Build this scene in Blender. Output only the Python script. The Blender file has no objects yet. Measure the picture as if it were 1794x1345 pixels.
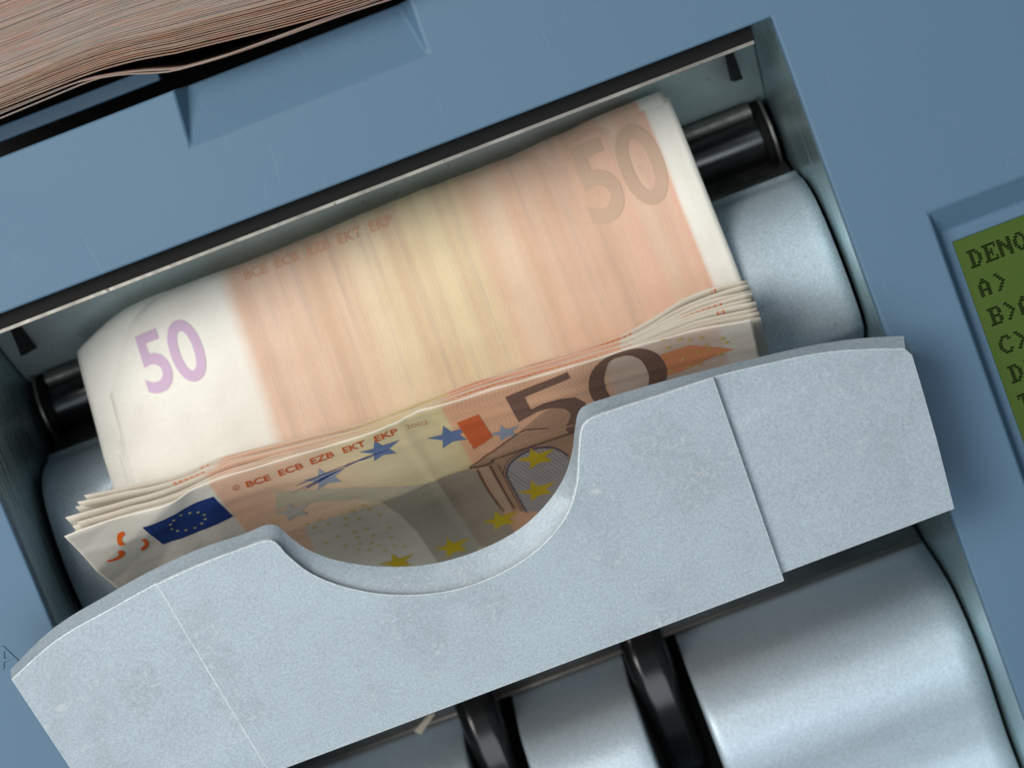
import bpy, bmesh, math, random
import numpy as np
from mathutils import Vector, Matrix
from mathutils.geometry import tessellate_polygon

random.seed(7)
rng = np.random.default_rng(7)
MM = 0.001
SC = bpy.context.scene
COL = SC.collection

# ------------------------------------------------------------------ camera
# machine frame in millimetres: x to the right along the machine, y up its face, z out of the face (casing face = 0)
D, ROLL, FPX = 455.0, math.radians(20.8), 4100.0
POS = np.array([16.6, 59.0, math.sqrt(D*D - 16.6**2 - 59.0**2)])
FW = -POS/np.linalg.norm(POS)
R0 = np.array([1.0, 0, 0]) - FW[0]*FW
R0 /= np.linalg.norm(R0)
U0 = np.cross(R0, FW)
RT = R0*math.cos(ROLL) - U0*math.sin(ROLL)
UP = R0*math.sin(ROLL) + U0*math.cos(ROLL)
cam = bpy.data.cameras.new('camera')
cam.sensor_width = 36.0
cam.lens = 36.0*FPX/1794.0
cam.clip_start, cam.clip_end = 0.02, 20.0
cam.dof.use_dof = True
cam.dof.focus_distance = 0.452
cam.dof.aperture_fstop = 16.0
co = bpy.data.objects.new('camera', cam)
COL.objects.link(co)
m = Matrix(((RT[0], UP[0], -FW[0], POS[0]*MM), (RT[1], UP[1], -FW[1], POS[1]*MM), (RT[2], UP[2], -FW[2], POS[2]*MM), (0, 0, 0, 1)))
co.matrix_world = m
SC.camera = co

# ------------------------------------------------------------------ light
w = bpy.data.worlds.new('World')
SC.world = w
w.use_nodes = True
bg = w.node_tree.nodes['Background']
bg.inputs[0].default_value = (0.80, 0.90, 1.0, 1)
bg.inputs[1].default_value = 0.22


def area(name, loc, target, size, watts, col):
    L = bpy.data.lights.new(name, 'AREA')
    L.shape = 'RECTANGLE'
    L.size, L.size_y = size
    L.energy = watts
    L.color = col
    o = bpy.data.objects.new(name, L)
    COL.objects.link(o)
    o.location = loc
    o.rotation_euler = (Vector(target) - Vector(loc)).to_track_quat('-Z', 'Y').to_euler()
    return o


area('key_lamp', (-0.46, 0.31, 0.76), (0, 0, 0), (0.50, 0.50), 9.3, (1.0, 0.96, 0.90))
area('fill_light', (-0.12, -0.34, 1.05), (0.0, -0.02, 0), (0.9, 0.55), 4.8, (0.85, 0.93, 1.0))  # overhead fill, added to brighten the front note and give the wheels highlights
SC.view_settings.view_transform = 'Standard'
SC.view_settings.look = 'None'
SC.view_settings.gamma = 1.0
SC.view_settings.exposure = 0.0
SC.cycles.max_bounces = 8


# ------------------------------------------------------------------ helpers
def P(x, y, z=0.0):
    d = FW + (x - 897)/FPX*RT - (y - 672.5)/FPX*UP
    return POS + d*(z - POS[2])/d[2]


def project(p):
    q = p - POS
    k = q @ FW
    return np.stack([897 + FPX*(q @ RT)/k, 672.5 - FPX*(q @ UP)/k], -1)


def link(name, me, mat=None, parent=None, smooth=None):
    o = bpy.data.objects.new(name, me)
    COL.objects.link(o)
    if mat:
        for mm_ in (mat if isinstance(mat, (list, tuple)) else [mat]):
            me.materials.append(mm_)
    if parent:
        o.parent = parent
        mp = Matrix.Translation(parent.location) if parent.parent is None else Matrix.Translation(parent.location + parent.parent.location)
        o.matrix_parent_inverse = Matrix.Translation(ORIG[parent.name]).inverted()
    ORIG[o.name] = (0, 0, 0)
    if smooth is not None:
        for p in me.polygons:
            p.use_smooth = True
        me.set_sharp_from_angle(angle=math.radians(smooth))
    return o


ORIG = {}


def meshd(name, verts, faces, uvs=None):
    me = bpy.data.meshes.new(name)
    me.from_pydata([tuple(float(c)*MM for c in v) for v in verts], [], faces)
    if uvs is not None:
        ul = me.uv_layers.new(name='UVMap')
        for l in me.loops:
            ul.data[l.index].uv = uvs[l.vertex_index]
    me.update()
    return me


def build(name, verts, faces, mat, parent=None, smooth=None, uvs=None, fix=True):
    me = meshd(name, verts, faces, uvs)
    if fix:
        bm = bmesh.new()
        bm.from_mesh(me)
        bmesh.ops.remove_doubles(bm, verts=bm.verts, dist=1e-6)
        bmesh.ops.recalc_face_normals(bm, faces=bm.faces)
        bm.to_mesh(me)
        bm.free()
    return link(name, me, mat, parent, smooth)


def bevel(o, width, seg=3, ang=30):
    b = o.modifiers.new('bevel', 'BEVEL')
    b.width, b.segments = width*MM, seg
    b.limit_method, b.angle_limit = 'ANGLE', math.radians(ang)
    b.harden_normals = True
    for p in o.data.polygons:
        p.use_smooth = True
    o.data.set_sharp_from_angle(angle=math.radians(60))


def solidify(o, t, off=-1.0, rim=None):
    s = o.modifiers.new('thickness', 'SOLIDIFY')
    s.thickness, s.offset = t*MM, off
    if rim is not None:
        s.material_offset_rim = rim


def box(name, a, b, mat, parent=None, bv=0.0):
    (x0, y0, z0), (x1, y1, z1) = a, b
    v = [(x, y, z) for z in (z0, z1) for y in (y0, y1) for x in (x0, x1)]
    f = [(0, 2, 3, 1), (4, 5, 7, 6), (0, 1, 5, 4), (1, 3, 7, 5), (3, 2, 6, 7), (2, 0, 4, 6)]
    o = build(name, v, f, mat, parent)
    if bv:
        bevel(o, bv)
    return o


def sheet(name, prof, us, mat, parent=None, thick=0.0, smooth=50):
    """a sheet swept along x: prof = [(y,z)...]; us = list of x"""
    n = len(prof)
    v = [(u, y, z) for u in us for (y, z) in prof]
    f = [(i*n+j, (i+1)*n+j, (i+1)*n+j+1, i*n+j+1) for i in range(len(us)-1) for j in range(n-1)]
    o = build(name, v, f, mat, parent, smooth)
    if thick:
        solidify(o, thick)
    return o


def spline(pts, n=8):
    pts = [np.array(p, float) for p in pts]
    out = []
    for i in range(len(pts)-1):
        p0, p1, p2, p3 = pts[max(i-1, 0)], pts[i], pts[i+1], pts[min(i+2, len(pts)-1)]
        for k in range(n):
            t = k/n
            out.append(0.5*((2*p1)+(p2-p0)*t+(2*p0-5*p1+4*p2-p3)*t*t+(3*p1-p0-3*p2+p3)*t**3))
    out.append(pts[-1])
    return [tuple(p) for p in out]


def cyl(name, c, r, u0, u1, mat, parent=None, seg=48, bv=0.0):
    v, f = [], []
    for u in (u0, u1):
        for i in range(seg):
            a = 2*math.pi*i/seg
            v.append((u, c[0]+r*math.cos(a), c[1]+r*math.sin(a)))
    for i in range(seg):
        j = (i+1) % seg
        f.append((i, j, seg+j, seg+i))
    f.append(tuple(range(seg)))
    f.append(tuple(range(seg, 2*seg)))
    o = build(name, v, f, mat, parent, 40)
    if bv:
        bevel(o, bv, 2, 40)
    return o


# ------------------------------------------------------------------ materials
class NT:
    def __init__(s, name):
        s.m = bpy.data.materials.new(name)
        s.m.use_nodes = True
        s.t = s.m.node_tree
        s.b = s.t.nodes['Principled BSDF']

    def n(s, typ, ins=None, **kw):
        nd = s.t.nodes.new(typ)
        for k, v in kw.items():
            setattr(nd, k, v)
        for k, v in (ins or {}).items():
            s.put(nd.inputs[k], v)
        return nd

    def put(s, sock, v):
        if isinstance(v, bpy.types.NodeSocket):
            s.t.links.new(v, sock)
        elif isinstance(v, (tuple, list)) and len(v) == 3 and sock.type == 'RGBA':
            sock.default_value = (*v, 1)
        else:
            sock.default_value = v

    def mth(s, op, a, b=0.0, c=0.0):
        return s.n('ShaderNodeMath', {0: a, 1: b, 2: c}, operation=op).outputs[0]

    def mix(s, f, a, b, mode='MIX'):
        nd = s.n('ShaderNodeMix', data_type='RGBA', blend_type=mode)
        s.put(nd.inputs[0], f)
        s.put(nd.inputs[6], a)
        s.put(nd.inputs[7], b)
        return nd.outputs[2]

    def coord(s, which='Object', scale=(1, 1, 1), rot=(0, 0, 0)):
        t = s.n('ShaderNodeTexCoord').outputs[which]
        return s.n('ShaderNodeMapping', {0: t, 'Scale': scale, 'Rotation': rot}).outputs[0]

    def noise(s, co, scale, detail=3.0, rough=0.5, dist=0.0):
        return s.n('ShaderNodeTexNoise', {'Vector': co, 'Scale': scale, 'Detail': detail, 'Roughness': rough, 'Distortion': dist}).outputs[0]

    def ramp(s, f, stops, interp='LINEAR'):
        nd = s.n('ShaderNodeValToRGB', {0: f})
        cr = nd.color_ramp
        cr.interpolation = interp
        while len(cr.elements) < len(stops):
            cr.elements.new(0.5)
        for e, (p, c) in zip(cr.elements, stops):
            e.position = p
            e.color = (*c, 1) if isinstance(c, tuple) else (c, c, c, 1)
        return nd.outputs[0]

    def bump(s, h, strength, dist):
        s.put(s.b.inputs['Normal'], s.n('ShaderNodeBump', {'Height': h, 'Strength': strength, 'Distance': dist}).outputs[0])

    def out(s, col=None, rough=None, metal=None, spec=None):
        for k, v in (('Base Color', col), ('Roughness', rough), ('Metallic', metal), ('Specular IOR Level', spec)):
            if v is not None:
                s.put(s.b.inputs[k], v)
        return s.m


def mat_casing():
    t = NT('blue_plastic')
    c = t.coord('Object')
    big = t.noise(c, 25, 2)
    fine = t.noise(c, 2600, 2, 0.6)
    col = t.mix(big, (0.064, 0.132, 0.206), (0.075, 0.147, 0.223))
    col = t.mix(t.ramp(fine, [(0.3, 0.0), (0.75, 0.28)]), col, (0.115, 0.19, 0.27))
    # hair scratches and rubbed marks
    tot = None
    for k, (rz, sc_, th) in enumerate(((0.5, 55, 0.004), (-0.7, 70, 0.0035), (1.3, 60, 0.004))):
        cc = t.coord('Object', (1, 0.16, 1), (0, 0, rz))
        nn = t.noise(cc, sc_*1.1, 1, 0.3, 0.1)
        ln = t.mth('SUBTRACT', 1.0, t.mth('MULTIPLY', t.mth('ABSOLUTE', t.mth('SUBTRACT', nn, 0.5)), 1.0/th))
        ln = t.mth('MAXIMUM', ln, 0.0)
        msk = t.ramp(t.noise(t.coord('Object'), 38+7*k, 2), [(0.56, 0.0), (0.72, 1.0)])
        ln = t.mth('MULTIPLY', ln, msk)
        tot = ln if tot is None else t.mth('MAXIMUM', tot, ln)
    col = t.mix(t.mth('MULTIPLY', tot, 0.16), col, (0.34, 0.43, 0.52))
    t.bump(t.noise(c, 3400, 2, 0.6), 0.10, 0.0002)
    return t.out(col, t.ramp(big, [(0.3, 0.52), (0.7, 0.62)]), 0.0, 0.4)


def mat_silver(name, base, metal, rough, grain, wear=0.0, marks=()):
    t = NT(name)
    c = t.coord('Object')
    g = t.noise(c, 2100, 3, 0.75)
    g2 = t.noise(c, 520, 2, 0.6)
    lo, hi = tuple(x*(1-grain) for x in base), tuple(min(1, x*(1+grain)) for x in base)
    col = t.mix(t.ramp(g, [(0.32, 0.0), (0.68, 1.0)]), lo, hi)
    col = t.mix(t.mth('MULTIPLY', t.ramp(g2, [(0.35, 0.0), (0.7, 1.0)]), 0.12), col, tuple(x*1.08 for x in base))
    if wear:
        msk = t.ramp(t.noise(c, 48, 3, 0.55, 0.4), [(0.53, 0.0), (0.64, 1.0)])
        crk = t.ramp(t.noise(c, 620, 4, 0.7, 1.2), [(0.42, 0.0), (0.5, 1.0), (0.58, 0.1)])
        col = t.mix(t.mth('MULTIPLY', t.mth('MULTIPLY', msk, crk), wear), col, tuple(x*0.66 for x in base))
        spots = t.ramp(t.noise(c, 460, 2), [(0.62, 0.0), (0.7, 0.5)])
        col = t.mix(t.mth('MULTIPLY', msk, spots), col, (0.46, 0.48, 0.47))
        col = t.mix(t.mth('MULTIPLY', t.noise(c, 22, 3), 0.22), col, tuple(x*0.78 for x in base))
    for (ax, ay), (bx, by), rad in marks:        # rubbed-off tape residue, each a ragged strip
        ln = math.hypot(bx-ax, by-ay)
        ang = math.atan2(by-ay, bx-ax)
        mp = t.n('ShaderNodeMapping', {0: t.n('ShaderNodeTexCoord').outputs['Object'], 'Location': (-ax*MM, -ay*MM, 0)}, vector_type='POINT').outputs[0]
        mp = t.n('ShaderNodeVectorRotate', {'Vector': mp, 'Angle': -ang}, rotation_type='Z_AXIS').outputs[0]
        sx = t.n('ShaderNodeSeparateXYZ', {0: mp})
        wob = t.mth('MULTIPLY', t.mth('SUBTRACT', t.noise(c, 260, 3, 0.6), 0.5), 5*MM)
        dx = t.mth('SUBTRACT', t.mth('ABSOLUTE', t.mth('SUBTRACT', sx.outputs[0], ln/2*MM)), ln/2*MM)
        dy = t.mth('SUBTRACT', t.mth('ABSOLUTE', sx.outputs[1]), rad*MM)
        d = t.mth('ADD', t.mth('MAXIMUM', dx, dy), wob)
        msk = t.ramp(t.mth('MULTIPLY_ADD', d, -1.0/(1.2*MM), 0.5), [(0.0, 0.0), (1.0, 1.0)])
        crk = t.ramp(t.noise(c, 900, 4, 0.75, 1.5), [(0.38, 1.0), (0.5, 0.25), (0.6, 0.0)])
        col = t.mix(t.mth('MULTIPLY', msk, t.mth('MULTIPLY_ADD', crk, 0.34, 0.05)), col, tuple(x*0.58 for x in base))
        lit = t.ramp(t.noise(c, 700, 3, 0.7, 1.0), [(0.56, 0.0), (0.66, 0.4)])
        col = t.mix(t.mth('MULTIPLY', msk, lit), col, (0.47, 0.49, 0.48))
    t.bump(t.mth('ADD', g, g2), 0.22, 0.00015)
    return t.out(col, t.ramp(t.noise(c, 130, 3), [(0.3, rough-0.04), (0.7, rough+0.06)]), metal, 0.5)


def mat_steel(name, base, rough, grime=0.5, metal=0.92):
    t = NT(name)
    c = t.coord('Object')
    a = t.noise(c, 60, 4, 0.6, 0.3)
    st = t.noise(t.coord('Object', (1, 0.05, 1)), 600, 3)
    col = t.mix(t.ramp(a, [(0.35, 0.0), (0.7, grime)]), base, tuple(x*0.45 for x in base))
    col = t.mix(t.mth('MULTIPLY', st, 0.3), col, tuple(x*0.6 for x in base))
    specks = t.noise(c, 700, 1)
    col = t.mix(t.ramp(specks, [(0.72, 0.0), (0.76, 0.7)]), col, tuple(x*0.25 for x in base))
    t.bump(t.noise(t.coord('Object', (1, 0.08, 1)), 900, 3, 0.6), 0.06, 0.0001)
    return t.out(col, t.ramp(st, [(0.3, rough-0.06), (0.7, rough+0.12)]), metal, 0.5)


def mat_plain(name, col, rough=0.6, metal=0.0, spec=0.4, grain=0.1, scale=900):
    t = NT(name)
    c = t.coord('Object')
    g = t.noise(c, scale, 3)
    t.bump(g, 0.1, 0.0001)
    return t.out(t.mix(g, tuple(x*(1-grain) for x in col), tuple(min(1, x*(1+grain)) for x in col)), rough, metal, spec)


def fibre(t, col, amount=0.10):
    c = t.coord('Object')
    f = t.noise(c, 1100, 4, 0.65)
    b = t.noise(c, 90, 3)
    col = t.mix(t.mth('MULTIPLY', f, amount*2), col, (0.42, 0.36, 0.30), 'MULTIPLY')
    col = t.mix(t.ramp(b, [(0.45, 0.0), (0.75, amount*1.6)]), col, (0.55, 0.46, 0.34), 'MULTIPLY')
    t.bump(t.mth('ADD', f, t.mth('MULTIPLY', b, 2.0)), 0.22, 0.0002)
    return col


def ink(name, col, amt=0.07):
    t = NT(name)
    return t.out(fibre(t, t.mix(0.0, col, col), amt), 0.75, 0.0, 0.2)


def hatch_ink(name, col, paper, freq, rot):
    """ink printed as fine parallel lines"""
    t = NT(name)
    uv = t.n('ShaderNodeTexCoord').outputs['UV']
    x = t.n('ShaderNodeMapping', {0: uv, 'Rotation': (0, 0, rot)}).outputs[0]
    sx = t.n('ShaderNodeSeparateXYZ', {0: x}).outputs[0]
    s = t.mth('SINE', t.mth('MULTIPLY', sx, freq*2*math.pi))
    f = t.ramp(s, [(0.1, 0.15), (0.9, 0.85)])
    return t.out(fibre(t, t.mix(f, paper, col)), 0.75, 0.0, 0.2)


WHITE, PEACH, CREAM = (0.70, 0.655, 0.57), (0.74, 0.43, 0.29), (0.70, 0.57, 0.34)


def mat_note(kind):
    t = NT('note_paper_' + kind)
    uv = t.n('ShaderNodeTexCoord').outputs['UV']          # millimetres over the note, x from its left, y down from its top
    sp = t.n('ShaderNodeSeparateXYZ', {0: uv})
    s, tt = sp.outputs[0], sp.outputs[1]
    x = t.mth('DIVIDE', s, 140.0)
    wob = t.mth('MULTIPLY', t.mth('SUBTRACT', t.noise(uv, 0.05, 1), 0.5), 0.02)
    hat = t.mth('SINE', t.mth('MULTIPLY', t.mth('ADD', s, t.mth('MULTIPLY', t.mth('SINE', t.mth('MULTIPLY', tt, 0.35)), 0.9)), 2*math.pi/0.85))
    hat = t.ramp(t.mth('MULTIPLY_ADD', hat, 0.5, 0.5), [(0.2, 0.0), (0.9, 1.0)])
    if kind == 'front':
        st = [(0.0, WHITE), (0.2135, WHITE), (0.2145, (0.80, 0.48, 0.32)), (0.33, (0.79, 0.54, 0.36)), (0.43, (0.76, 0.61, 0.36)), (0.50, (0.76, 0.62, 0.36)), (0.553, (0.74, 0.59, 0.31)),
              (0.555, (0.80, 0.43, 0.25)), (0.70, (0.81, 0.47, 0.29)), (0.78, (0.82, 0.50, 0.34)), (0.79, (0.70, 0.52, 0.41)), (0.952, (0.70, 0.53, 0.43)), (0.955, WHITE)]
        st = st[:13]
        col = t.ramp(x, st)
        on = t.ramp(x, [(0.55, 0.0), (0.56, 1.0), (0.78, 1.0), (0.79, 0.0)])
        col = t.mix(t.mth('MULTIPLY', t.mth('MULTIPLY', hat, on), 0.30), col, (0.66, 0.27, 0.14))
        top = t.mth('LESS_THAN', tt, 0.9)
        col = t.mix(t.mth('MULTIPLY', top, 0.55), col, WHITE)
    elif kind == 'stack':
        st = [(0.0, WHITE), (0.20, WHITE), (0.21, (0.72, 0.48, 0.36)), (0.36, (0.72, 0.52, 0.38)), (0.46, CREAM), (0.545, (0.66, 0.50, 0.27)), (0.55, PEACH), (0.80, PEACH), (0.805, WHITE), (1.0, WHITE)]
        col = t.ramp(x, st)
        rnd = t.n('ShaderNodeObjectInfo').outputs['Random']
        on1 = t.mth('MULTIPLY', t.mth('GREATER_THAN', x, 0.552), t.mth('LESS_THAN', x, t.mth('MULTIPLY_ADD', rnd, 0.10, 0.74)))
        on2 = t.mth('MULTIPLY', t.mth('GREATER_THAN', x, t.mth('MULTIPLY_ADD', rnd, 0.05, 0.13)), t.mth('LESS_THAN', x, 0.185))
        on3 = t.mth('MULTIPLY', t.mth('GREATER_THAN', x, t.mth('MULTIPLY_ADD', rnd, 0.16, 0.82)), t.mth('LESS_THAN', x, 0.955))
        band = t.mth('MULTIPLY', t.mth('GREATER_THAN', tt, 0.5), t.mth('LESS_THAN', tt, 2.4))
        on1 = t.mth('MULTIPLY', on1, t.mth('GREATER_THAN', rnd, 0.68))
        on2 = t.mth('MULTIPLY', on2, t.mth('LESS_THAN', t.mth('FRACT', t.mth('MULTIPLY', rnd, 7.7)), 0.35))
        on3 = t.mth('MULTIPLY', on3, t.mth('LESS_THAN', t.mth('FRACT', t.mth('MULTIPLY', rnd, 5.3)), 0.55))
        on = t.mth('MULTIPLY', t.mth('MAXIMUM', on1, t.mth('MAXIMUM', on2, on3)), band)
        h2 = t.ramp(t.mth('SINE', t.mth('MULTIPLY', s, 2*math.pi/1.2)), [(0.3, 0.35), (0.8, 1.0)])
        col = t.mix(t.mth('MULTIPLY', on, t.mth('MULTIPLY', h2, 0.9)), col, (0.70, 0.20, 0.07))
    elif kind == 'loose':
        W2 = (0.84, 0.82, 0.75)
        st = [(0.0, W2), (0.225, W2), (0.250, (0.76, 0.55, 0.43)), (0.40, (0.77, 0.57, 0.41)), (0.47, (0.76, 0.61, 0.41)), (0.56, (0.76, 0.64, 0.41)), (0.62, (0.75, 0.62, 0.40)), (0.655, (0.75, 0.50, 0.35)),
              (0.80, (0.75, 0.51, 0.38)), (0.955, (0.76, 0.47, 0.35)), (0.958, W2), (1.0, W2)]
        col = t.ramp(t.mth('ADD', x, t.mth('MULTIPLY', wob, 0.3)), st)
        ins = t.ramp(x, [(0.24, 0.0), (0.26, 1.0), (0.94, 1.0), (0.955, 0.2)])
        # woven vertical tints of the guilloche print
        vb = t.n('ShaderNodeMapping', {0: uv, 'Scale': (1.0, 0.035, 1.0)}).outputs[0]
        n1 = t.noise(vb, 0.16, 3, 0.6)
        n2 = t.noise(vb, 0.55, 3, 0.65)
        n3 = t.noise(vb, 0.09, 2, 0.5)
        col = t.mix(t.mth('MULTIPLY', t.ramp(n1, [(0.45, 0.0), (0.68, 1.0)]), t.mth('MULTIPLY', ins, 0.60)), col, (0.60, 0.40, 0.27))
        col = t.mix(t.mth('MULTIPLY', t.ramp(n2, [(0.50, 0.0), (0.72, 1.0)]), t.mth('MULTIPLY', ins, 0.50)), col, (0.52, 0.42, 0.36))
        col = t.mix(t.mth('MULTIPLY', t.ramp(n3, [(0.52, 0.0), (0.68, 1.0)]), t.mth('MULTIPLY', ins, 0.45)), col, (0.80, 0.70, 0.52))
        col = t.mix(t.mth('MULTIPLY', t.mth('MULTIPLY', hat, ins), 0.10), col, (0.62, 0.30, 0.16))
    else:
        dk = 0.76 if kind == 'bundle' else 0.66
        rnd = t.n('ShaderNodeObjectInfo').outputs['Random']
        sh = t.n('ShaderNodeCombineXYZ', {0: t.mth('MULTIPLY', s, 0.05), 1: t.mth('MULTIPLY', rnd, 60.0)}).outputs[0]
        nn = t.noise(sh, 1.6, 4, 0.65)
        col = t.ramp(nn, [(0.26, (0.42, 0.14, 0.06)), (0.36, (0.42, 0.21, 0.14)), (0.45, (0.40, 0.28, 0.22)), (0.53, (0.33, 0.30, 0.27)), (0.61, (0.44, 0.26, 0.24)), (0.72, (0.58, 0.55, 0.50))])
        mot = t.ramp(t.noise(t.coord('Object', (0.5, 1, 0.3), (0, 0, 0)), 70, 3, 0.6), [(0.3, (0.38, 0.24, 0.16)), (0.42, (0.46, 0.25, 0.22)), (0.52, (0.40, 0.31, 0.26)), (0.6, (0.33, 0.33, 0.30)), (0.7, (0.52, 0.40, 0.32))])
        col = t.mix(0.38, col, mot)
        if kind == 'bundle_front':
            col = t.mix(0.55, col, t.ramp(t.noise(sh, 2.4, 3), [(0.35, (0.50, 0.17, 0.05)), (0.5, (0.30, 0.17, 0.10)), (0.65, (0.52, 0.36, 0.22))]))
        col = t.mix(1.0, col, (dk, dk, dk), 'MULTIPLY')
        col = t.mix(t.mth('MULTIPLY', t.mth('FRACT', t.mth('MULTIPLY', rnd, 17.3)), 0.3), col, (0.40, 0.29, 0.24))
    return t.out(fibre(t, col), 0.72, 0.0, 0.25)


M = dict(
    blue=mat_casing(),
    guard=mat_silver('painted_silver', (0.295, 0.352, 0.392), 0.2, 0.50, 0.20, 0.5,
                     [(P(330, 1065, 18)[:2], P(440, 1270, 18)[:2], 4.2), (P(1125, 735, 18)[:2], P(1235, 880, 18)[:2], 5.0), (P(790, 1000, 17)[:2], P(880, 1075, 18)[:2], 3.5), (P(225, 1180, 17)[:2], P(270, 1230, 17)[:2], 4.0)]),
    worn=mat_silver('worn_edge_highlight', (0.48, 0.53, 0.56), 0.2, 0.5, 0.25),  # pale worn bevels that also paint in the bright highlight along the edges
    tray=mat_silver('silver_tray', (0.44, 0.525, 0.59), 0.42, 0.47, 0.20),
    galv=mat_steel('galvanised_steel', (0.66, 0.76, 0.75), 0.42, 0.35, 0.45),
    wall=mat_steel('side_plate_steel', (0.42, 0.60, 0.64), 0.27, 0.25, 0.85),
    edge=mat_steel('bright_steel', (0.30, 0.29, 0.26), 0.5, 1.0),
    dull=mat_steel('dull_steel', (0.30, 0.28, 0.26), 0.42, 0.6),
    black=mat_plain('black_plastic', (0.006, 0.006, 0.006), 0.6, 0.0, 0.12),
    rubber=mat_plain('glossy_black_rubber', (0.012, 0.012, 0.013), 0.22, 0.0, 0.8, 0.3, 200),
    wheel=mat_plain('wheel_rubber', (0.006, 0.006, 0.006), 0.2, 0.0, 0.45, 0.3, 200),
    lcd=mat_plain('green_display', (0.050, 0.088, 0.012), 0.5, 0.0, 0.15, 0.08, 60),
    glyph=mat_plain('display_dots', (0.006, 0.011, 0.002), 0.6, 0.0, 0.05),
    rim=ink('paper_edge', (0.66, 0.60, 0.50)),
    front=mat_note('front'), stack=mat_note('stack'), loose=mat_note('loose'), bundle=mat_note('bundle'), bundle_front=mat_note('bundle_front'),
)
INK = dict(
    blue=ink('flag_blue', (0.012, 0.036, 0.165)), yellow=ink('star_yellow', (0.62, 0.43, 0.02)), dots=ink('pale_yellow', (0.68, 0.50, 0.14)),
    gold=ink('flag_star', (0.50, 0.46, 0.16)), red=ink('text_red', (0.60, 0.12, 0.03)), pale_red=ink('text_pale', (0.62, 0.30, 0.16)),
    orange=ink('mark_orange', (0.78, 0.13, 0.012)), square=ink('square_orange', (0.60, 0.12, 0.035)), square2=ink('square_tint', (0.62, 0.20, 0.05)),
    brown=hatch_ink('numeral_brown', (0.12, 0.060, 0.042), (0.25, 0.145, 0.105), 2.2, 0.9),
    sblue=ink('star_blue', (0.135, 0.19, 0.33)), sblue2=ink('star_blue_pale', (0.30, 0.33, 0.40)), sgrey=ink('star_grey', (0.50, 0.46, 0.40)),
    pen=ink('pen_blue', (0.03, 0.05, 0.20)), grey=hatch_ink('shade_grey', (0.30, 0.26, 0.19), (0.52, 0.46, 0.35), 1.5, 0.9), grey2=hatch_ink('shade_brown', (0.30, 0.22, 0.155), (0.50, 0.40, 0.30), 1.5, -0.7),
    band=ink('band_green', (0.56, 0.49, 0.35)), pale=ink('pale_zone', (0.66, 0.59, 0.47)), peach=ink('peach_zone', (0.70, 0.43, 0.29)),
    stone=hatch_ink('building_brown', (0.30, 0.155, 0.09), (0.58, 0.35, 0.22), 2.0, 0.35), line=ink('building_line', (0.16, 0.085, 0.055)), line2=ink('building_light', (0.55, 0.36, 0.24)),
    arch=hatch_ink('arch_lilac', (0.24, 0.20, 0.19), (0.50, 0.44, 0.41), 1.15, 0.25), archline=ink('arch_line', (0.10, 0.085, 0.12)),
    flame=ink('flame_orange', (0.76, 0.29, 0.13)), tan=ink('numeral_tan', (0.57, 0.40, 0.29)), purple=ink('numeral_purple', (0.60, 0.44, 0.60)), faint=ink('faint_red', (0.70, 0.40, 0.27)), lilac=ink('lilac_tint', (0.62, 0.55, 0.58)),
)

# ------------------------------------------------------------------ the counting machine
BASE = (0.0, 0.0, -0.112)
counter = bpy.data.objects.new('banknote_counter', None)
COL.objects.link(counter)
counter.location = BASE
ORIG['banknote_counter'] = BASE
counter['label'] = 'blue and silver banknote counting machine with green display'
counter['category'] = 'counting machine'

UL, UR, VT = -101.4, 71.3, 48.1
ZB = -110.0


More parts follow.
